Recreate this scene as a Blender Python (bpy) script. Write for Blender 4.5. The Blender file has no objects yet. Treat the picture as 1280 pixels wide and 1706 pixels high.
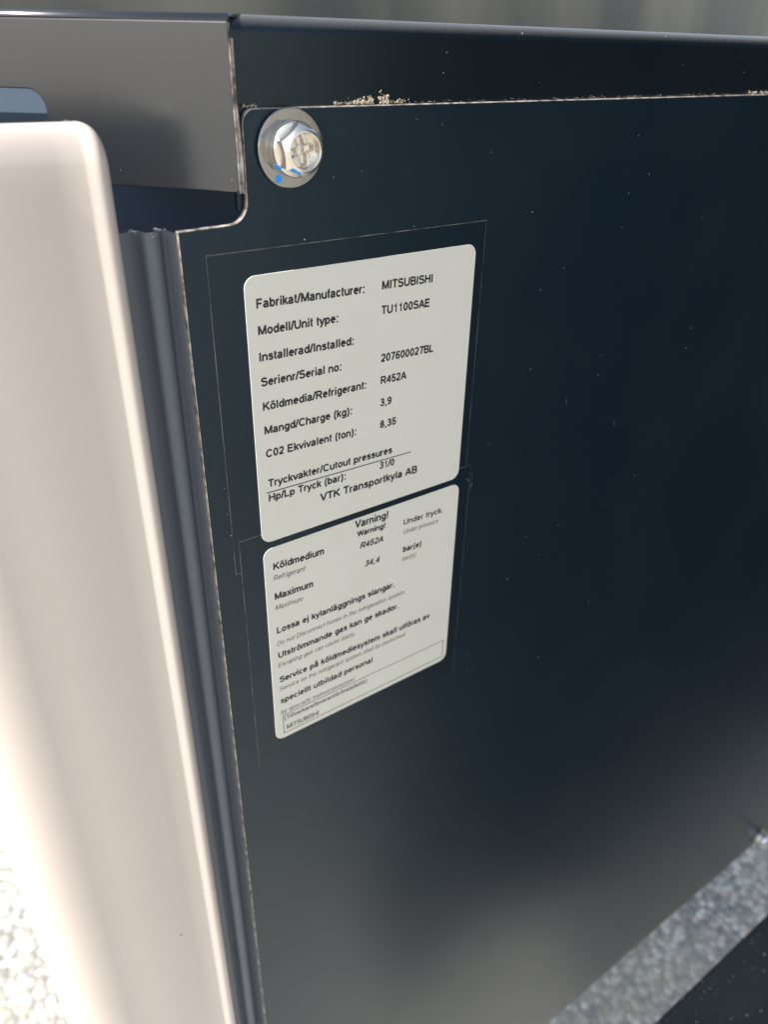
import bpy, bmesh, math, random
from mathutils import Vector, Matrix
random.seed(7)
S = bpy.context.scene
COL = S.collection
R = math.radians

# ------------------------------------------------------------------ camera, sky, sun, exposure
cam_d = bpy.data.cameras.new('camera'); cam = bpy.data.objects.new('camera', cam_d); COL.objects.link(cam)
S.camera = cam
cr, cu, cf = Vector((0.81457, -0.57972, 0.0201)), Vector((0.28412, 0.42894, 0.85749)), Vector((0.50573, 0.69277, -0.51411))
mw = Matrix.Identity(4)
for i in range(3):
    mw[i][0], mw[i][1], mw[i][2] = cr[i], cu[i], -cf[i]
mw.translation = Vector((-0.11166, -0.23361, 0.0653))
cam.matrix_world = mw
cam_d.sensor_fit = 'VERTICAL'; cam_d.sensor_height = 36; cam_d.lens = 1298.7 / 1706 * 36
cam_d.clip_start = 0.01; cam_d.clip_end = 2000
cam_d.dof.use_dof = True; cam_d.dof.focus_distance = 0.285; cam_d.dof.aperture_fstop = 11.5

SUN_AZ, SUN_EL = 270.8, 53            # azimuth clockwise from +Y
W = bpy.data.worlds.new('World'); S.world = W; W.use_nodes = True
wn = W.node_tree.nodes; bg = wn['Background']
sky = wn.new('ShaderNodeTexSky'); sky.sky_type = 'NISHITA'; sky.sun_disc = False
sky.sun_elevation = R(SUN_EL); sky.sun_rotation = R(SUN_AZ)
hs = wn.new('ShaderNodeHueSaturation'); hs.inputs['Saturation'].default_value = .78
tint = wn.new('ShaderNodeMix'); tint.data_type = 'RGBA'; tint.blend_type = 'MULTIPLY'; tint.inputs[0].default_value = 1; tint.inputs[7].default_value = (1.10, 1.04, .96, 1)
W.node_tree.links.new(sky.outputs[0], hs.inputs['Color']); W.node_tree.links.new(hs.outputs[0], tint.inputs[6])
W.node_tree.links.new(tint.outputs[2], bg.inputs[0]); bg.inputs[1].default_value = 0.115
sd = bpy.data.lights.new('sun', 'SUN'); sd.energy = 3.8; sd.angle = R(0.5); sd.color = (1, 0.965, 0.91)
sun = bpy.data.objects.new('sun', sd); COL.objects.link(sun)
dirs = Vector((math.sin(R(SUN_AZ)) * math.cos(R(SUN_EL)), math.cos(R(SUN_AZ)) * math.cos(R(SUN_EL)), math.sin(R(SUN_EL))))
sun.rotation_euler = dirs.to_track_quat('Z', 'Y').to_euler(); sun.location = dirs * 5
S.view_settings.view_transform = 'Standard'; S.view_settings.look = 'None'
S.view_settings.exposure = 1.40; S.view_settings.gamma = 1

# ------------------------------------------------------------------ materials
class NT:
    def __init__(s, name):
        s.m = bpy.data.materials.new(name); s.m.use_nodes = True
        s.t = s.m.node_tree; s.b = s.t.nodes['Principled BSDF']
    def n(s, kind, **kw):
        x = s.t.nodes.new(kind)
        for k, v in kw.items():
            if k.startswith('i_'):
                x.inputs[int(k[2:])].default_value = v
            else: setattr(x, k, v)
        return x
    def l(s, a, b): s.t.links.new(a, b)
    def math(s, op, a, b=None, c=None):
        x = s.n('ShaderNodeMath', operation=op)
        for i, v in enumerate((a, b, c)):
            if v is None: continue
            if isinstance(v, (int, float)): x.inputs[i].default_value = v
            else: s.l(v, x.inputs[i])
        return x.outputs[0]
    def mix(s, fac, a, b):
        x = s.n('ShaderNodeMix', data_type='RGBA')
        for sock, v in ((x.inputs[0], fac), (x.inputs[6], a), (x.inputs[7], b)):
            if isinstance(v, tuple): sock.default_value = (*v, 1)
            elif isinstance(v, (int, float)): sock.default_value = v
            else: s.l(v, sock)
        return x.outputs[2]
    def ramp(s, fac, a, b, lo=0.0, hi=1.0):
        x = s.n('ShaderNodeMapRange')
        s.l(fac, x.inputs[0]); x.inputs[1].default_value = a; x.inputs[2].default_value = b
        x.inputs[3].default_value = lo; x.inputs[4].default_value = hi
        return x.outputs[0]
    def pos(s, scale=(1, 1, 1)):
        g = s.n('ShaderNodeNewGeometry'); m = s.n('ShaderNodeMapping'); m.inputs['Scale'].default_value = scale
        s.l(g.outputs['Position'], m.inputs[0]); return m.outputs[0]
    def noise(s, vec, scale, detail=3, rough=.5):
        x = s.n('ShaderNodeTexNoise'); s.l(vec, x.inputs['Vector'])
        x.inputs['Scale'].default_value = scale; x.inputs['Detail'].default_value = detail; x.inputs['Roughness'].default_value = rough
        return x.outputs[0]
    def voro(s, vec, scale, dim='3D', feature='F1'):
        x = s.n('ShaderNodeTexVoronoi', voronoi_dimensions=dim, feature=feature); s.l(vec, x.inputs['Vector'])
        x.inputs['Scale'].default_value = scale; return x
    def flat(s, sx=1, sz=1):      # (x, z) as a 2-D texture plane
        sp = s.n('ShaderNodeSeparateXYZ'); s.l(s.pos(), sp.inputs[0])
        c = s.n('ShaderNodeCombineXYZ'); s.l(s.math('MULTIPLY', sp.outputs[0], sx), c.inputs[0]); s.l(s.math('MULTIPLY', sp.outputs[2], sz), c.inputs[1])
        return c.outputs[0]
    def bump(s, h, strength, dist):
        x = s.n('ShaderNodeBump'); x.inputs['Strength'].default_value = strength; x.inputs['Distance'].default_value = dist
        s.l(h, x.inputs['Height']); s.l(x.outputs[0], s.b.inputs['Normal'])
    def set(s, **kw):
        names = dict(col='Base Color', rough='Roughness', metal='Metallic', spec='Specular IOR Level', coat='Coat Weight', coatr='Coat Roughness')
        for k, v in kw.items():
            sock = s.b.inputs[names[k]]
            if isinstance(v, tuple): sock.default_value = (*v, 1)
            elif isinstance(v, (int, float)): sock.default_value = v
            else: s.l(v, sock)
        return s

def painted(name, col, r0, r1, dust=1.0, spec=.5, top_dust=None, plan=False, stint=(.70, .90, 1.0)):
    """black enamel with fine dust specks and hairline scratches"""
    m = NT(name)
    v = m.voro(m.pos() if plan else m.flat(), 140 if plan else 85, '2D')
    sp = m.n('ShaderNodeSeparateColor'); m.l(v.outputs['Color'], sp.inputs[0])
    rad = m.math('MULTIPLY', m.math('POWER', sp.outputs[0], 3.2), .06 if plan else 0.026)
    s1 = m.math('MULTIPLY', m.math('LESS_THAN', v.outputs['Distance'], rad), sp.outputs[1])
    v2 = m.voro(m.flat(1.0, .10), 60, '2D')
    sp2 = m.n('ShaderNodeSeparateColor'); m.l(v2.outputs['Color'], sp2.inputs[0])
    s2 = m.math('MULTIPLY', m.math('LESS_THAN', v2.outputs['Distance'], m.math('MULTIPLY', m.math('GREATER_THAN', sp2.outputs[2], .86), .012)), .2)
    big = m.ramp(m.noise(m.pos(), 14, 4), .45, .75)
    haze = m.math('MULTIPLY', big, .007)
    fac = m.math('MULTIPLY', m.math('ADD', m.math('MAXIMUM', s1, s2), haze), dust)
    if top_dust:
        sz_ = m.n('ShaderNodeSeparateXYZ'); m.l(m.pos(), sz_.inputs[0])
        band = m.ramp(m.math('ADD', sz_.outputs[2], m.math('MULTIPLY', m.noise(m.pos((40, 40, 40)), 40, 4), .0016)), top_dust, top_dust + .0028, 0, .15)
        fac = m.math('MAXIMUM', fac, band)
    c = m.mix(m.math('MINIMUM', fac, 1.0), col, (.42, .40, .36))
    m.set(col=c, rough=m.ramp(m.noise(m.pos(), 22, 5), .1, .9, r0, r1), spec=spec)
    m.b.inputs['Specular Tint'].default_value = (*stint, 1)
    m.bump(m.noise(m.pos(), 420, 1), .012, .0002)
    return m.m

M_panel = painted('black_panel_paint', (.002, .0085, .017), .35, .40)
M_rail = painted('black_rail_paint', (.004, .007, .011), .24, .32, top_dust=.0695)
M_bracket = painted('gloss_black_paint', (.016, .017, .020), .21, .28, .4, .9, stint=(.98, .98, 1))
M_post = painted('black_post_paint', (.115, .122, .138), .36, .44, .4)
M_inner = painted('inner_black_paint', (.085, .115, .16), .32, .42, .3)
M_guard = painted('dusty_black_plastic', (.005, .007, .009), .5, .6, 1.0, .12, plan=True)

m = NT('bare_sheet_edge'); k = m.ramp(m.noise(m.pos(), 260, 5, .65), .38, .62)
m.set(col=m.mix(k, (.10, .09, .085), (.56, .48, .42)), metal=.35, rough=.42); M_edge = m.m
m = NT('film'); m.set(col=(.002, .008, .0150), rough=.35); m.b.inputs['Specular Tint'].default_value = (.70, .90, 1, 1); M_film = m.m
m = NT('film_rim'); k = m.ramp(m.noise(m.pos(), 130, 4), .35, .7); m.set(col=m.mix(k, (.02, .025, .03), (.19, .20, .20)), rough=.35); M_rim = m.m

def paper(name, c0, c1):
    m = NT(name); k = m.noise(m.pos(), 30, 5)
    m.set(col=m.mix(k, c0, c1), rough=.33, spec=.4)
    m.bump(m.noise(m.pos(), 22, 2), .16, .0012); return m.m
M_label = paper('white_label_vinyl', (.645, .615, .53), (.69, .665, .585))
m = NT('black_ink'); m.set(col=(.018, .018, .022), rough=.5); M_ink = m.m
m = NT('faint_grey_ink'); m.set(col=(.13, .125, .115), rough=.5); M_grey = m.m
m = NT('label_crease'); m.set(col=(.55, .53, .48), rough=.4); M_crease = m.m

m = NT('white_gelcoat')
k = m.noise(m.pos(), 9, 3)
v = m.voro(m.pos(), 70); sc = m.n('ShaderNodeSeparateColor'); m.l(v.outputs['Color'], sc.inputs[0])
sp = m.math('LESS_THAN', v.outputs['Distance'], m.math('MULTIPLY', m.math('GREATER_THAN', sc.outputs[0], .9), .06))
m.set(col=m.mix(sp, m.mix(k, (.51, .435, .38), (.565, .49, .43)), (.25, .2, .15)), rough=m.ramp(k, .0, 1., .20, .36), coat=.5, coatr=.12)
M_white = m.m

def zinc(name, blobs, c0=(.74, .68, .60), c1=(.84, .79, .72), r0=.22):
    m = NT(name); tc = m.n('ShaderNodeTexCoord')
    fac = None
    nz = m.n('ShaderNodeTexNoise'); nz.inputs['Scale'].default_value = 700; m.l(tc.outputs['Object'], nz.inputs['Vector'])
    for (p, r) in blobs:
        d = m.n('ShaderNodeVectorMath', operation='DISTANCE'); m.l(tc.outputs['Object'], d.inputs[0]); d.inputs[1].default_value = p
        f = m.math('LESS_THAN', m.math('ADD', d.outputs['Value'], m.math('MULTIPLY', nz.outputs[0], r * .7)), r * 1.3)
        fac = f if fac is None else m.math('MAXIMUM', fac, f)
    k = m.noise(m.pos(), 500, 4)
    base = m.mix(k, c0, c1)
    if fac is not None:
        base = m.mix(fac, base, (.008, .26, .74)); m.set(metal=m.math('SUBTRACT', 1.0, fac))
    else: m.set(metal=1.0)
    m.set(col=base, rough=m.ramp(k, .3, .7, r0, r0 + .06)); return m.m
M_head = zinc('zinc_bolt_head', [((-.0040, -.0090, -.0058), .0016), ((-.0066, -.004, -.0050), .0014), ((-.0026, -.0094, -.0062), .0011)])
M_washer = zinc('zinc_washer', [((-.0052, -.002, -.0083), .0014)], (.26, .255, .24), (.30, .295, .28), .09)

m = NT('gravelly_asphalt')
P = m.pos(); v = m.voro(P, 88); v2 = m.voro(P, 240)
sc = m.n('ShaderNodeSeparateColor'); m.l(v.outputs['Color'], sc.inputs[0])
sc2 = m.n('ShaderNodeSeparateColor'); m.l(v2.outputs['Color'], sc2.inputs[0])
g = m.mix(m.math('POWER', sc.outputs[0], 1.4), (.25, .24, .215), (.68, .65, .56))
g = m.mix(m.math('MULTIPLY', m.math('GREATER_THAN', sc.outputs[1], .93), .6), g, (.62, .46, .38))
g = m.mix(m.math('MULTIPLY', m.math('GREATER_THAN', sc.outputs[2], .86), .7), g, (.34, .31, .19))
g = m.mix(m.math('MULTIPLY', sc2.outputs[0], .35), g, (.28, .28, .275))
g = m.mix(m.ramp(v.outputs['Distance'], .45, .75), g, (.17, .17, .17))
g = m.mix(m.ramp(m.noise(P, 3, 4), .45, .7, 0, .5), g, (.45, .41, .30))
m.set(col=g, rough=.85, spec=.3); m.bump(m.math('SUBTRACT', 1.0, v.outputs['Distance']), .7, .006); M_ground = m.m

m = NT('grey_body_metal')
k = m.noise(m.pos((1, 1, .15)), 9, 4)
m.set(col=m.mix(m.ramp(k, .35, .65), (.13, .125, .11), (.32, .28, .21)), rough=.45, spec=.4); M_body = m.m
m = NT('dark_strut'); m.set(col=(.03, .035, .045), rough=.5); M_strut = m.m
m = NT('dried_dirt'); k = m.noise(m.pos(), 900, 4); m.set(col=m.mix(k, (.24, .20, .14), (.50, .44, .34)), rough=.95); M_dirt = m.m

# ------------------------------------------------------------------ helpers
def tag(o, label=None, cat=None, group=None, kind=None):
    if label: o['label'] = label
    if cat: o['category'] = cat
    if group: o['group'] = group
    if kind: o['kind'] = kind
    return o
def thing(name, loc, label, cat, group=None):
    o = bpy.data.objects.new(name, None); COL.objects.link(o); o.location = loc; o.empty_display_size = .02
    return tag(o, label, cat, group)
def wloc(p):
    v = Vector((0, 0, 0))
    while p: v += p.location; p = p.parent
    return v
def link(name, me, mats, parent=None, origin=None, smooth=False):
    """me holds world coordinates unless origin is given (then local to that point)"""
    o = bpy.data.objects.new(name, me); COL.objects.link(o)
    for x in (mats if isinstance(mats, (list, tuple)) else [mats]): me.materials.append(x)
    if parent: o.parent = parent
    base = wloc(parent) if parent else Vector((0, 0, 0))
    o.location = (Vector(origin) if origin else Vector((0, 0, 0))) - base
    if smooth:
        for f in me.polygons: f.use_smooth = True
    return o
def mesh(name, vs, fs):
    me = bpy.data.meshes.new(name); me.from_pydata([tuple(v) for v in vs], [], fs); me.update()
    bm = bmesh.new(); bm.from_mesh(me); bmesh.ops.recalc_face_normals(bm, faces=bm.faces); bm.to_mesh(me); bm.free()
    return me
def boxes(name, bl):
    vs, fs = [], []
    for (x0, x1, y0, y1, z0, z1) in bl:
        b = len(vs)
        vs += [(x, y, z) for z in (z0, z1) for y in (y0, y1) for x in (x0, x1)]
        fs += [[b + i for i in q] for q in ((0, 2, 3, 1), (4, 5, 7, 6), (0, 1, 5, 4), (2, 6, 7, 3), (0, 4, 6, 2), (1, 3, 7, 5))]
    return mesh(name, vs, fs)
def arc(cx, cy, r, a0, a1, n=8):
    return [(cx + r * math.cos(R(a0 + (a1 - a0) * i / n)), cy + r * math.sin(R(a0 + (a1 - a0) * i / n))) for i in range(n + 1)]
def rrect(x0, x1, z0, z1, r, n=8):
    return arc(x0 + r, z0 + r, r, 180, 270, n) + arc(x1 - r, z0 + r, r, 270, 360, n) + arc(x1 - r, z1 - r, r, 0, 90, n) + arc(x0 + r, z1 - r, r, 90, 180, n)
def plate(name, pts, y0, y1, to3=None, side_mat=0):
    """closed outline pts (u, z), extruded from y0 (front) to y1 (back)"""
    to3 = to3 or (lambda u, y, z: (u, y, z))
    n = len(pts)
    vs = [to3(u, y0, z) for u, z in pts] + [to3(u, y1, z) for u, z in pts]
    fs = [list(range(n)), list(range(2 * n - 1, n - 1, -1))] + [[i, (i + 1) % n, n + (i + 1) % n, n + i] for i in range(n)]
    me = mesh(name, vs, fs)
    for f in me.polygons:
        if len(f.vertices) == 4 and n != 4: f.material_index = side_mat
    return me
def bevel(o, w, seg=2, mat=-1, ang=40):
    b = o.modifiers.new('bevel', 'BEVEL'); b.width = w; b.segments = seg; b.limit_method = 'ANGLE'; b.angle_limit = R(ang); b.material = mat
    return b
mm = .001

# ------------------------------------------------------------------ ground and the truck body behind
GZ = -1.20
tag(link('ground', mesh('ground', [(-400, -400, GZ), (400, -400, GZ), (400, 400, GZ), (-400, 400, GZ)], [[0, 1, 2, 3]]), M_ground), kind='structure')

body = thing('truck_body', (.6, .37, .076), 'grey metal truck body sill, blurred behind the top edge of the black unit', 'truck body')
link('sill_beam', boxes('sill', [(-.5, 2.0, .37, .45, .03, .22)]), M_body, body)

# ------------------------------------------------------------------ refrigeration unit
unit = thing('refrigeration_unit', (.4, .2, -.8), 'black sheet metal refrigeration unit with a bolted side panel and chamfered corner', 'refrigeration unit')
ZT = .072
# casing behind the panel
ca, sa = math.cos(R(48)), math.sin(R(48))
def chamf(s, d, z):        # s along the chamfer to the left and back, d outward
    return (-ca * s - sa * d, -.001 + sa * s - ca * d, z)
def cas(zl, zh, sl, yb):
    p = [(.84, .012), (.028, .012), (-ca * sl + .03, .012 + sa * sl), (-ca * sl + .03, yb), (.84, yb)]
    return [(x, y, z) for z in (zl, zh) for x, y in p], [[0, 1, 2, 3, 4], [9, 8, 7, 6, 5]] + [[i, (i + 1) % 5, 5 + (i + 1) % 5, 5 + i] for i in range(5)]
v1, f1 = cas(-.45, -.06, .12, .22); v2, f2 = cas(-.0598, .066, .19, .32)
link('inner_casing', mesh('inner', v1 + v2, f1 + [[i + 10 for i in q] for q in f2]), M_inner, unit)
# top rail: flat front with a rolled top edge
prof = [(.0022, .020), (.0022, ZT - .0045)] + [(y, z) for y, z in arc(.0067, ZT - .0045, .0045, 180, 90, 8)] + [(.31, ZT), (.31, ZT - .002), (.0085, ZT - .002), (.0042, ZT - .005), (.0042, .020)]
n = len(prof); x0, x1 = .0012, .84
vs = [(x0, y, z) for y, z in prof] + [(x1, y, z) for y, z in prof]
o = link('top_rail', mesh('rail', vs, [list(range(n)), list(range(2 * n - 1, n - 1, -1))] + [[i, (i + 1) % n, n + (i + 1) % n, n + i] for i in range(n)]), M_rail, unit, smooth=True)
o.modifiers.new('split', 'EDGE_SPLIT').split_angle = R(40)

# side panel with the notch round the bolt corner
xl = -.0203
pts = [(xl, .0159)] + [(-.0030, .0163)] + arc(-.0030, .0226, .0063, -90, 0, 8)[1:] + [(.0034, .0440)] + arc(.0078, .0440, .0044, 180, 90, 8)[1:] + \
      [(.0300, .0484), (.84, .0500), (.84, -.80), (xl, -.80)]
panel = link('side_panel', plate('panel', pts, 0, .002, side_mat=1), [M_panel, M_edge], unit)
bevel(panel, .00028, 2, 1)
tag(panel, 'flat black panel carrying the two white labels')

# chamfered corner bracket, with rolled top and a cut-out on its left
sh = .0605; zb = .0257; r = .0055
out = [(-.0004, zb + .0006), (0, zb), (sh, zb)] + [(sh, .0462)] + [(sh + r - r * math.cos(R(a)), .0462 + r * math.sin(R(a))) for a in range(10, 91, 10)] + [(.145, .0517), (.145, ZT - .002), (-.0004, ZT - .002)]
brk = link('corner_bracket', plate('brk', out, 0, -.0016, lambda u, y, z: chamf(u, y, z), 1), [M_bracket, M_edge], unit)
bevel(brk, .0003, 2, 0)
ap = arc(0, 0, .002, 0, 90, 6)
vs = []
for s in (-.0004, .145):
    vs += [chamf(s, -.002 + a, ZT - .002 + b) for a, b in ap] + [chamf(s, -.014, ZT)]
k = len(ap) + 1
top = link('rolled_edge', mesh('roll', vs, [[i, i + 1, k + i + 1, k + i] for i in range(k - 1)]), M_bracket, brk, smooth=True)
top.modifiers.new('th', 'SOLIDIFY').thickness = .0012
# the folded end tabs at its right edge
vs = []
tab = [(-.0005, -.0001), (-.0011, -.0010), (-.0016, -.0013)]
for z in (zb - .0004, .036, .050, .066):
    w = 1.0 if z < .045 else .55
    vs += [chamf(u * w - .0003, d, z) for u, d in tab]
fs = [[j * 3 + i, j * 3 + i + 1, j * 3 + 4 + i, j * 3 + 3 + i] for j in range(3) for i in range(2)]
t = link('folded_tab', mesh('tab', vs, fs), M_edge, brk)
t.modifiers.new('th', 'SOLIDIFY').thickness = .0007

# folded corner post beside the panel
pp = [(-.0195, .0024), (-.0206, .0026), (-.0212, .0075), (-.0216, .0092), (-.0222, .0096)]
pp += [(-.0254 + .0032 * math.cos(R(a)), .0096 - .0024 * math.sin(R(a))) for a in range(15, 181, 15)]
pp += [(-.0291, .0112), (-.0296, .0118), (-.0304, .0114)]
pp += [(-.0345 + .0040 * math.cos(R(a)), .0114 - .0014 * math.sin(R(a))) for a in range(30, 151, 20)]
pp += [(-.040, .0135), (-.048, .020), (-.10, .075)]
n = len(pp); zt = .0150
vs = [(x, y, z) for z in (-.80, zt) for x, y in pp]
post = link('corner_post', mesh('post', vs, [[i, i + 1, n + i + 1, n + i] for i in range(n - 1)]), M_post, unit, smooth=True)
sm = post.modifiers.new('th', 'SOLIDIFY'); sm.thickness = .0010; sm.offset = -1
post.modifiers.new('split', 'EDGE_SPLIT').split_angle = R(50)
# torn, bare metal on the cut top of the post
bm = bmesh.new()
for i in range(16):
    t = random.random(); x = -.0205 - .0125 * t; y = .0060 + .004 * math.sin(t * 9) + .003 * t
    c = Vector((x, y, zt + random.uniform(-.0004, .0009)))
    a = [c + Vector((random.gauss(0, .0004), random.gauss(0, .0004), random.gauss(0, .00025))) for _ in range(4)]
    q = [bm.verts.new(p) for p in a]
    for f in ((0, 1, 2), (0, 2, 3), (0, 1, 3), (1, 2, 3)): bm.faces.new([q[j] for j in f])
me = bpy.data.meshes.new('burr'); bm.to_mesh(me); bm.free()
link('torn_edge', me, M_edge, post)

# bolts
def bolt_parts():
    ring = []
    N = 64
    rr, hh = [], []
    prof = [(.0044, 0), (.0044, -.0002), (.0112, -.0002), (.0115, -.0005), (.0115, -.0014), (.0112, -.0017), (.0044, -.0017)]
    vs, fs = [], []
    for k in range(N):
        a = 2 * math.pi * k / N
        vs += [(q * math.cos(a), y, q * math.sin(a)) for q, y in prof]
    np_ = len(prof)
    for k in range(N):
        for i in range(np_):
            fs.append([k * np_ + i, k * np_ + (i + 1) % np_, ((k + 1) % N) * np_ + (i + 1) % np_, ((k + 1) % N) * np_ + i])
    washer = mesh('washer', vs, fs)
    # head: hexagon with round collar, chamfered rim, dished socket and cross recess
    N = 144; H = .0086; ap_ = .0067; rot = R(-22); y0 = -.0018
    vs, fs, rows = [], [], 0
    def hexr(a):
        b = (a - rot) % (math.pi / 3) - math.pi / 6
        return ap_ / math.cos(b)
    radii = [0.00001] + [i * .0002 for i in range(1, 25)] + [.0049, .0051, .0053, .0056, .0058, .0060]
    def height(q, a):
        x, z = q * math.cos(a - R(12)), q * math.sin(a - R(12))
        def st(v, lo, hi): 
            t = min(1, max(0, (v - lo) / (hi - lo))); return t * t * (3 - 2 * t)
        d = .0026 * (1 - st(q, .0046, .0052))
        w = .0009 + .0007 * max(0, 1 - q / .0026)
        arm = max(1 - st(abs(x), w * .7, w * 1.5), 1 - st(abs(z), w * .7, w * 1.5)) * (1 - st(q, .0036, .0045))
        core = 1 - st(q, .0009, .0019)
        d += .0016 * max(arm, core) + .0010 * core
        return H - d - .0004 * st(q, .0056, .0064)
    for q in radii:
        vs += [(q * math.cos(2 * math.pi * k / N), y0 - height(q, 2 * math.pi * k / N), q * math.sin(2 * math.pi * k / N)) for k in range(N)]; rows += 1
    for f_, hf in ((.0, None), (.5, None), (1.0, None), (1.0, .0056), (1.0, .0034)):
        for k in range(N):
            a = 2 * math.pi * k / N; he = hexr(a); q = .0060 + (he - .0060) * f_
            h = H - .0004 - (q - .0060) * .95 if hf is None else hf
            vs.append((q * math.cos(a), y0 - h, q * math.sin(a)))
        rows += 1
    for q, h in ((.0078, .0032), (.0080, .0029), (.0081, .0024), (.0081, .0004), (.0080, 0)):
        vs += [(q * math.cos(2 * math.pi * k / N), y0 - h, q * math.sin(2 * math.pi * k / N)) for k in range(N)]; rows += 1
    for j in range(rows - 1):
        for k in range(N):
            fs.append([j * N + k, j * N + (k + 1) % N, (j + 1) * N + (k + 1) % N, (j + 1) * N + k])
    return washer, mesh('head', vs, fs)
wm, hm = bolt_parts()
bolt = bpy.data.objects.new('bolt', None); COL.objects.link(bolt); bolt.empty_display_size = .01
bolt.parent = unit; bolt.location = Vector((.0190, 0, .0371)) - unit.location
bolt['label'] = 'shiny zinc bolt with blue paint marks at the top left corner of the panel'; bolt['group'] = 'panel bolts'
for nm, me_, mt in (('washer', wm, M_washer), ('hex_head', hm, M_head)):
    o = bpy.data.objects.new(nm, me_); COL.objects.link(o); me_.materials.append(mt); o.parent = bolt
    for f in me_.polygons: f.use_smooth = True
    o.modifiers.new('split', 'EDGE_SPLIT').split_angle = R(32)
b2 = bolt.copy(); COL.objects.link(b2); b2.location = Vector((.658, 0, -.784)) - unit.location; b2.rotation_euler = (0, R(100), 0)
b2['label'] = 'bright bolt at the lower right edge of the panel'
for ch in list(bolt.children):
    c = ch.copy(); COL.objects.link(c); c.parent = b2

# ------------------------------------------------------------------ white cover
cover = thing('corner_cover', (-.08, .0, -.75), 'glossy white rounded plastic corner cover standing left of the black panel', 'cover')
XR, YF, XL, RB, RF, ZC = -.0368, .0020, -.1165, .031, .0052, .0458
YB = YF + .0095
def cover_profile(d, xo):
    xr = XR - xo
    p = [(xr - d, YB), (xr - d, YF + .0075)]
    k_ = max(0, 1 - d / .0042); lip = .0017 * k_
    for a in range(0, 91, 9):
        p.append((xr - .0034 + (.0034 - d * .6) * math.cos(R(a)), YF + d - lip + (.0034 - d * .3) * (1 - math.sin(R(a)))))
    p += [(xr - .0042 - d * .1, YF + d - lip * .90), (xr - .0052 - d * .1, YF + d - lip * .60), (xr - .0062 - d * .1, YF + d - lip * .27), (xr - .0072 - d * .1, YF + d - lip * .06)]
    p += [(-.052, YF + d), (-.062, YF + d + .0001), (-.070, YF + d + .0004), (-.078, YF + d + .0009)]
    e = 2 / 2.7
    p += [(XL + RB - (RB - d) * abs(math.cos(R(a))) ** e, YF + .0016 + RB - (RB - d) * math.sin(R(a)) ** e) for a in (90, 86, 82, 78, 74, 70, 65, 60, 55, 50, 45, 40, 35, 30, 24, 18, 12, 6, 2)]
    p += [(XL + d, .06), (XL + d, .20), (XL + d, .45)]
    return p
def cover_inner():
    q = cover_profile(.0085, 0)
    p0 = [(XR - .0062, YB)] * 2 + [(XR - .0064 - .0002 * i, YF + .0087 - .0001 * min(i, 2)) for i in range(15)]
    return p0 + q[len(p0):]
levels = [(z, 0, 0) for z in (-.75, -.5, -.3, -.2, -.1, -.05, 0, .02, .030)]
for i in range(1, 13):
    a = R(90 * i / 12)
    z = ZC - .0120 + .0120 * math.sin(a)
    levels.append((z, .0048 * (1 - math.cos(a)), .0035 * (1 - math.cos(a)) ** 2))
vs = []; inn = cover_inner(); n = len(inn)
for z, d, xo in levels: vs += [(x, y, z) for x, y in cover_profile(d, xo)]
L = len(levels)
vs += [(x, y, ZC - .0005) for x, y in inn] + [(x, y, -.75) for x, y in inn]
fs = [[j * n + i, j * n + i + 1, (j + 1) * n + i + 1, (j + 1) * n + i] for j in range(L - 1) for i in range(n - 1)]
fs += [[(L - 1) * n + i, (L - 1) * n + i + 1, L * n + i + 1, L * n + i] for i in range(n - 1)]
fs += [[L * n + i, L * n + i + 1, (L + 1) * n + i + 1, (L + 1) * n + i] for i in range(n - 1)]
fs += [[(L + 1) * n + i, (L + 1) * n + i + 1, i + 1, i] for i in range(n - 1)]
for e in (0, n - 1):
    col = [j * n + e for j in range(L)]
    fs.append(col + [L * n + e, (L + 1) * n + e])
o = link('shell', mesh('cover', vs, fs), M_white, cover, smooth=True)
o.modifiers.new('split', 'EDGE_SPLIT').split_angle = R(50)

# ------------------------------------------------------------------ guard below and in front of the panel, plus an added off-frame wall
guard = thing('side_guard', (.6, -.4, -.70), 'dusty black guard plate standing out in front of the lower right of the panel, with an added unseen dark wall', 'guard')
gp = link('guard_plate', plate('gp', [(.125, -.086), (.88, -.086), (.88, -1.40), (.62, -1.40), (.38, -.46), (.19, -.20)], -.684, -.700, lambda u, y, z: (u, z, y)), M_guard, guard); bevel(gp, .004, 3)
gw = link('added_dark_wall', boxes('gw', [(.88, .92, -1.40, -.05, -.684, 1.0)]), M_guard, guard); bevel(gw, .008, 3)  # added out of view to give the panel something dark to reflect

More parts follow.
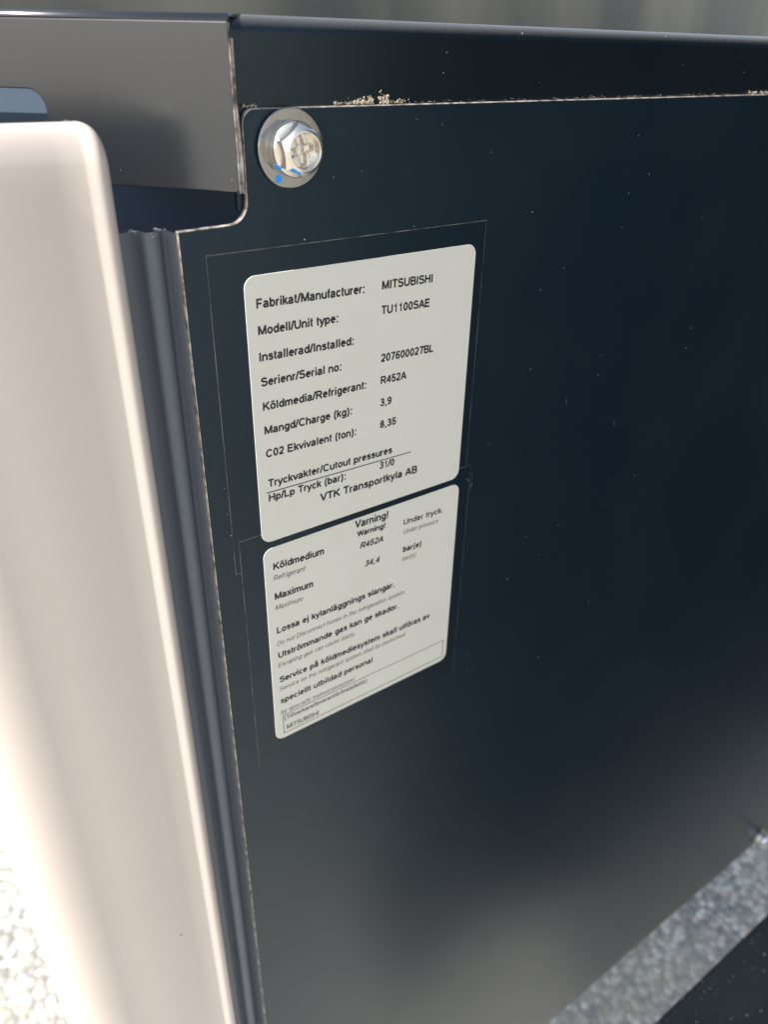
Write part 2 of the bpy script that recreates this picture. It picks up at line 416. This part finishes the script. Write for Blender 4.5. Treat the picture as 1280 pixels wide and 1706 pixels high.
# ------------------------------------------------------------------ labels
CREV = []
def A(cx, cy, rx, ry, a0, a1, n=9):
    return [(cx + rx * math.cos(R(a0 + (a1 - a0) * i / n)), cy + ry * math.sin(R(a0 + (a1 - a0) * i / n))) for i in range(n + 1)]
def bowl(cx, rx=.215): return A(cx, .365, rx, .295, 0, 360, 22)
def dot(x, y, w=.19): return [(x, y - w / 2), (x, y + w / 2)]
LG = {   # a plain grotesque drawn as centre-line strokes, capital height 1: (advance, strokes)
 'F': (.82, [[(.14, 0), (.14, .93), (.76, .93)], [(.14, .50), (.67, .50)]]),
 'M': (1.13, [[(.14, 0), (.14, 1)], [(.16, .98), (.565, .04)], [(.565, .04), (.97, .98)], [(.99, 0), (.99, 1)]]),
 'I': (.36, [[(.18, 0), (.18, 1)]]),
 'T': (.82, [[(.41, 0), (.41, .93)], [(.03, .93), (.79, .93)]]),
 'S': (.90, [A(.45, .735, .31, .20, 20, 270, 12) + A(.45, .305, .34, .235, 90, -165, 12)]),
 'U': (.96, [[(.14, 1), (.14, .38)] + A(.48, .38, .34, .31, 180, 360, 12)[1:] + [(.82, 1)]]),
 'B': (.90, [[(.14, .07), (.14, .93), (.50, .93)] + A(.52, .725, .22, .205, 90, -90, 8) + [(.14, .52)], [(.50, .52)] + A(.54, .295, .25, .225, 90, -90, 8) + [(.14, .07)]]),
 'H': (.96, [[(.14, 0), (.14, 1)], [(.82, 0), (.82, 1)], [(.14, .53), (.82, .53)]]),
 'A': (.92, [[(.05, 0), (.46, .98)], [(.46, .98), (.87, 0)], [(.20, .31), (.72, .31)]]),
 'E': (.90, [[(.82, .07), (.14, .07), (.14, .93), (.80, .93)], [(.14, .52), (.75, .52)]]),
 'R': (.96, [[(.14, 0), (.14, .93), (.52, .93)] + A(.54, .70, .25, .23, 90, -90, 8) + [(.14, .47)], [(.50, .47), (.86, .0)]]),
 'K': (.93, [[(.14, 0), (.14, 1)], [(.83, 1), (.16, .38)], [(.38, .58), (.87, 0)]]),
 'C': (.98, [A(.52, .5, .39, .43, 40, 320, 20)]),
 'L': (.77, [[(.14, 1), (.14, .07), (.72, .07)]]),
 'V': (.90, [[(.05, 1), (.45, .03)], [(.45, .03), (.85, 1)]]),
 'W': (1.28, [[(.05, 1), (.34, .03)], [(.34, .03), (.64, .98)], [(.64, .98), (.94, .03)], [(.94, .03), (1.23, 1)]]),
 'D': (.96, [[(.14, .07), (.14, .93), (.44, .93)] + A(.46, .5, .36, .43, 90, -90, 14) + [(.14, .07)]]),
 'P': (.90, [[(.14, 0), (.14, .93), (.52, .93)] + A(.54, .68, .25, .25, 90, -90, 8) + [(.14, .43)]]),
 'a': (.74, [A(.34, .49, .23, .17, 165, 90, 5) + A(.36, .47, .20, .19, 90, 0, 6) + [(.56, .16), (.61, 0)], [(.56, .42), (.30, .36)] + A(.28, .21, .19, .145, 100, 270, 10) + A(.34, .27, .22, .20, 270, 350, 6)]),
 'b': (.76, [[(.12, 1), (.12, 0)], bowl(.39, .24)]),
 'c': (.68, [A(.36, .365, .25, .295, 40, 320, 16)]),
 'd': (.76, [[(.64, 1), (.64, 0)], bowl(.37, .24)]),
 'e': (.74, [[(.12, .40), (.61, .40)] + A(.37, .365, .24, .295, 10, 320, 18)]),
 'f': (.38, [[(.17, 0), (.17, .80)] + A(.32, .80, .15, .14, 180, 80, 6), [(.03, .67), (.36, .67)]]),
 'g': (.76, [[(.64, .73), (.64, -.02)] + A(.38, -.02, .26, .19, 0, -155, 10), bowl(.37, .24)]),
 'h': (.76, [[(.12, 0), (.12, 1)], A(.38, .42, .25, .24, 175, 0, 10) + [(.63, 0)]]),
 'i': (.32, [[(.16, 0), (.16, .73)], dot(.16, .93)]),
 'j': (.32, [[(.16, .73), (.16, -.05)] + A(.03, -.05, .13, .15, 0, -85, 5), dot(.16, .93)]),
 'k': (.68, [[(.12, 0), (.12, 1)], [(.59, .73), (.14, .28)], [(.30, .44), (.62, 0)]]),
 'l': (.32, [[(.16, 0), (.16, 1)]]),
 'm': (1.12, [[(.12, 0), (.12, .73)], A(.34, .46, .21, .20, 175, 0, 9) + [(.55, 0)], A(.77, .46, .21, .20, 175, 0, 9) + [(.98, 0)]]),
 'n': (.76, [[(.12, 0), (.12, .73)], A(.38, .42, .25, .24, 175, 0, 10) + [(.63, 0)]]),
 'o': (.76, [bowl(.38, .26)]),
 'p': (.76, [[(.12, .73), (.12, -.27)], bowl(.39, .24)]),
 'r': (.46, [[(.12, 0), (.12, .73)], A(.34, .44, .21, .22, 175, 70, 7)]),
 's': (.68, [A(.34, .525, .21, .135, 15, 270, 10) + A(.34, .235, .23, .165, 90, -165, 10)]),
 't': (.40, [[(.18, .94), (.18, .20)] + A(.30, .20, .12, .13, 180, 290, 6), [(.03, .67), (.36, .67)]]),
 'u': (.76, [[(.12, .73), (.12, .30)] + A(.37, .30, .25, .23, 180, 355, 10), [(.63, .73), (.63, 0)]]),
 'v': (.68, [[(.04, .73), (.34, .02)], [(.34, .02), (.64, .73)]]),
 'x': (.68, [[(.05, .73), (.63, 0)], [(.05, 0), (.63, .73)]]),
 'y': (.68, [[(.04, .73), (.345, .02)], [(.64, .73), (.345, .02), (.27, -.13), (.20, -.20), (.08, -.20)]]),
 '0': (.76, [A(.38, .5, .25, .43, 0, 360, 22)]),
 '1': (.76, [[(.20, .70), (.34, .78), (.45, .95), (.45, 0)]]),
 '2': (.76, [A(.37, .70, .25, .235, 170, -25, 10) + [(.50, .43), (.16, .16), (.11, .07)], [(.07, .07), (.67, .07)]]),
 '3': (.76, [A(.36, .735, .23, .20, 165, -90, 11) + A(.36, .29, .26, .225, 90, -165, 11)]),
 '4': (.76, [[(.52, 0), (.52, .98)], [(.53, .96), (.07, .30), (.72, .30)]]),
 '5': (.76, [[(.64, .93), (.20, .93), (.13, .47)] + A(.37, .33, .26, .26, 130, -160, 12)]),
 '6': (.76, [A(.38, .31, .25, .24, 0, 360, 18), A(.44, .47, .31, .46, 50, 195, 12)]),
 '7': (.76, [[(.08, .93), (.66, .93), (.46, .58), (.32, 0)]]),
 '8': (.76, [A(.38, .735, .21, .195, 0, 360, 16), A(.38, .29, .25, .225, 0, 360, 18)]),
 '9': (.76, [A(.37, .69, .25, .24, 0, 360, 18), A(.31, .53, .31, .46, 10, -130, 12)]),
 '/': (.38, [[(.03, -.03), (.35, 1.02)]]), '(': (.46, [A(.54, .38, .36, .68, 118, 242, 10)]), ')': (.46, [A(-.08, .38, .36, .68, 62, -62, 10)]),
 ':': (.38, [dot(.19, .66), dot(.19, .07)]), '.': (.38, [dot(.19, .07)]), ',': (.38, [[(.20, .14), (.19, -.01), (.13, -.17)]]), '!': (.40, [[(.20, 1), (.20, .27)], dot(.20, .07)]), ' ': (.38, []),
}
LG['ö'] = (.76, LG['o'][1] + [dot(.26, .93), dot(.50, .93)])
LG['ä'] = (.74, LG['a'][1] + [dot(.24, .93), dot(.48, .93)])
LG['å'] = (.74, LG['a'][1] + [A(.36, .95, .09, .09, 0, 360, 10)])
def text_mesh(s, p, q, cap, t, ital, y):
    vs, fs = [], []
    w = sum(LG[c][0] + .04 for c in s) - .2
    ux = Vector((q[0] - p[0], 0, q[1] - p[1])) * mm; sx = ux.length / w; ux.normalize(); uz = Vector((-ux.z, 0, ux.x)); sz = cap * mm
    O = Vector((p[0] * mm, y, p[1] * mm)); x0 = -.10; k = 0
    tx = t * (sz / sx) ** .5 / 2; ty = t * (sx / sz) ** .5 / 2 if sx < sz else t / 2
    for c in s:
        adv, strokes = LG[c]
        for st in strokes:
            st = [p_ for i_, p_ in enumerate(st) if i_ == 0 or abs(p_[0] - st[i_ - 1][0]) + abs(p_[1] - st[i_ - 1][1]) > 1e-4]
            k += 1; m_ = len(st); b = len(vs)
            closed = abs(st[0][0] - st[-1][0]) < 1e-6 and abs(st[0][1] - st[-1][1]) < 1e-6
            for i, (px, py) in enumerate(st):
                A0 = st[i - 1] if i else (st[-2] if closed else None); B0 = st[i + 1] if i < m_ - 1 else (st[1] if closed else None)
                d1 = Vector((px - A0[0], py - A0[1])).normalized() if A0 else None
                d2 = Vector((B0[0] - px, B0[1] - py)).normalized() if B0 else None
                d = (d1 + d2).normalized() if d1 and d2 else (d1 or d2)
                nrm = Vector((-d.y, d.x))
                mit = 1 / max(.55, nrm.dot(Vector((-(d2 or d1).y, (d2 or d1).x))))
                for sg in (1, -1):
                    X = px + sg * nrm.x * tx * mit; Z = py + sg * nrm.y * ty * mit
                    vs.append(O + ux * (x0 + X + ital * Z) * sx + uz * Z * sz + Vector((0, -2e-6 * (k % 4), 0)))
            fs += [[b + 2 * i, b + 2 * i + 1, b + 2 * i + 3, b + 2 * i + 2] for i in range(m_ - 1)]
        x0 += adv + .04
    return vs, fs
def bar(p, q, w, y):
    d = Vector((q[0] - p[0], 0, q[1] - p[1])); d.normalize(); nn = Vector((-d.z, 0, d.x)) * w / 2
    P, Q = Vector((p[0], 0, p[1])), Vector((q[0], 0, q[1]))
    vs = [(a * mm) + Vector((0, y, 0)) for a in (P - nn, Q - nn, Q + nn, P + nn)]
    return vs, [[0, 1, 2, 3]]
def collect(items):
    vs, fs = [], []
    for v, f in items:
        b = len(vs); vs += v; fs += [[i + b for i in q] for q in f]
    me = bpy.data.meshes.new('print'); me.from_pydata([tuple(v) for v in vs], [], fs); me.update()
    return me
def label(name, x0, x1, z0, z1, loc, lab, dark, grey, film, rad=4.2):
    t = thing(name, loc, lab, 'label')
    s = link('sticker', plate('st', [(a * mm, b * mm) for a, b in rrect(x0, x1, z0, z1, rad)], -.00050, -.00022), M_label, t)
    bevel(s, .00008, 1)
    link('printed_text', collect(dark), M_ink, t)
    if grey: link('faint_print', collect(grey), M_grey, t)
    fx0, fx1, fz0, fz1, fy = film
    link('clear_film', plate('fl', [(a * mm, b * mm) for a, b in rrect(fx0, fx1, fz0, fz1, .5, 3)], -fy, -.00002), M_film, t)
    e = [bar((fx0, fz0), (fx0, fz1), .28, -fy - .00002), bar((fx0, fz1), (fx1, fz1), .30, -fy - .00002), bar((fx1, fz0), (fx1, fz1), .16, -fy - .00002)]
    if fz0 > -150: e += [bar((fx0, fz0), (x0, fz0), .22, -fy - .00002), bar((x1, fz0), (fx1, fz0), .2, -fy - .00002)]
    if fz0 > -150:
        tear = [(104.4, -105.6), (108.6, -103.2), (109.3, -105.0), (107.2, -107.3), (105.4, -105.2)]
        e += [bar(tear[i], tear[i + 1], .35 + .2 * (i % 2), -fy - .00003 - .000004 * i) for i in range(4)] + [bar((108.6, -111.5), (108.9, -108.2), .3, -fy - .00003)]
    link('film_rim', collect(e), M_rim, t)
    return t
Y = -.00054
T = lambda s, x0, za, x1, zb_, cap=3.1, bold=.23, ital=0: text_mesh(s, (x0, za), (x1, zb_), cap, bold, ital, Y)
d1 = [T('Fabrikat/Manufacturer:', 4.2, -10.8, 47.5, -11.7), T('MITSUBISHI', 55.4, -11.6, 78.9, -12.1), T('Modell/Unit type:', 4.2, -19.9, 36.1, -20.6),
      T('TU1100SAE', 55.4, -20.8, 78.0, -21.3), T('Installerad/Installed:', 3.9, -29.2, 42.8, -30.2), T('207600027BL', 55.6, -39.4, 81.0, -40.0),
      T('Serienr/Serial no:', 4.1, -38.4, 37.3, -39.1), T('R452A', 55.6, -48.5, 67.7, -48.7), T('Köldmedia/Refrigerant:', 4.2, -47.6, 48.6, -48.7),
      T('3,9', 55.6, -57.8, 60.8, -57.9), T('Mangd/Charge (kg):', 4.2, -56.9, 42.0, -57.9), T('8,35', 55.7, -67.3, 63.4, -67.4),
      T('C02 Ekvivalent (ton):', 4.2, -66.3, 44.0, -67.3), T('Tryckvakter/Cutout pressures', 4.4, -78.8, 61.8, -80.1), bar((3.2, -81.1), (71.8, -82.4), .42, Y),
      T('Hp/Lp Tryck (bar):', 4.2, -85.0, 39.0, -85.8), T('31/0', 55.9, -85.9, 63.1, -86.1), T('VTK Transportkyla AB', 27.1, -92.2, 75.5, -93.3, 3.4)]
label('rating_label', 0, 100, -103.2, 0, (.05, -.0004, -.103), 'larger white rating label listing model and refrigerant, upper of the two labels', d1, None, (-12, 104.5, -113, 8.0, .00012))
d2 = [T('Varning!', 43.8, -110.8, 60.8, -111.4, 3.6, .235), T('Warning!', 44.9, -115.5, 59.3, -116.0, 2.7, .25), T('R452A', 46.2, -122.2, 58.1, -122.7, 3.0, .225, .2),
      T('Under tryck.', 69.5, -118.1, 92.1, -118.9, 2.9, .205), T('bar(e)', 69.9, -132.7, 80.2, -133.2, 2.9, .235), T('34,4', 48.7, -132.6, 56.3, -133.0, 3.0, .215, .22),
      T('Köldmedium', 4.2, -117.0, 27.7, -118.0, 3.3, .235), T('Maximum', 4.0, -131.9, 22.0, -132.5, 3.3, .235),
      T('Lossa ej kylanläggnings slangar.', 4.0, -149.7, 65.4, -150.4, 3.2, .235), T('Utströmmande gas kan ge skador.', 3.9, -163.5, 68.3, -164.1, 3.2, .235),
      T('Service på köldmediesystem skall utföras av', 3.8, -177.5, 87.9, -178.7, 3.2, .235), T('speciellt utbildad personal', 3.6, -190.1, 53.7, -190.5, 3.2, .225)]
g2 = [T('Under pressure', 69.5, -123.0, 89.4, -123.8, 2.5, .135, .24), T('bar(e)', 69.5, -137.6, 77.1, -137.9, 2.5, .135, .24), T('Refrigerant', 3.7, -122.2, 18.3, -122.9, 2.6, .15, .24),
      T('Maximum', 3.7, -137.2, 16.6, -137.8, 2.6, .135, .24), T('Do not Disconnect hoses in the refrigeration system.', 3.5, -156.5, 71.7, -157.0, 2.5, .145, .24),
      T('Escaping gas can cause injury.', 3.4, -168.7, 43.6, -169.1, 2.5, .145, .24), T('Service on the refrigerant system shall be performed', 3.3, -182.6, 72.6, -183.4, 2.5, .145, .24),
      T('by specially trained personnel', 3.3, -196.6, 42.8, -197.0, 2.4, .145, .24),
      T('(Tillverkare/leverantör/installatör)', 4.9, -201.3, 50.5, -202.0, 2.5, .205), T('MITSUBISHI', 5.8, -207.4, 22.8, -207.9, 2.7, .215),
      bar((4.0, -197.7), (98.5, -198.3), .40, Y), bar((4.0, -209.1), (98.5, -209.1), .40, Y), bar((4.15, -209.1), (4.15, -197.7), .40, Y), bar((98.4, -209.1), (98.4, -198.3), .40, Y)]
label('warning_label', 0, 101, -212.0, -106.2, (.05, -.0004, -.212), 'smaller print white warning label below the rating label, lower of the two labels', d2, g2, (-9.6, 107.4, -224.5, -98.8, .00016))

# ------------------------------------------------------------------ dried dirt along the top edge of the panel
bm = bmesh.new()
def crumb(c, r):
    ret = bmesh.ops.create_icosphere(bm, subdivisions=1, radius=r)
    for v in ret['verts']:
        v.co = Vector((v.co.x * random.uniform(.6, 1.5), v.co.y * .7, v.co.z * random.uniform(.6, 1.3))) + Vector(c)
def run(xa, xb, n, hmax, rmax):
    for i in range(n):
        x = random.uniform(xa, xb); h = abs(random.gauss(0, 1)) * hmax
        crumb((x, .0012 + random.uniform(-.0006, .0006), .0487 + (x - .03) * .00198 + h), random.uniform(.00012, rmax))
run(.0365, .052, 70, .0005, .00028); run(.044, .049, 60, .0007, .0004); run(.0495, .0515, 40, .0012, .0004); run(.054, .0575, 60, .0013, .0005); run(.058, .066, 30, .0006, .0003)
run(.066, .25, 90, .0003, .00016); run(.262, .285, 40, .0005, .0004); run(.0045, .009, 30, .0004, .0003)
me = bpy.data.meshes.new('dirt'); bm.to_mesh(me); bm.free()
tag(link('dried_dirt', me, M_dirt), 'crumbs of dried beige dirt along the top edge of the black panel', 'dirt', kind='stuff')
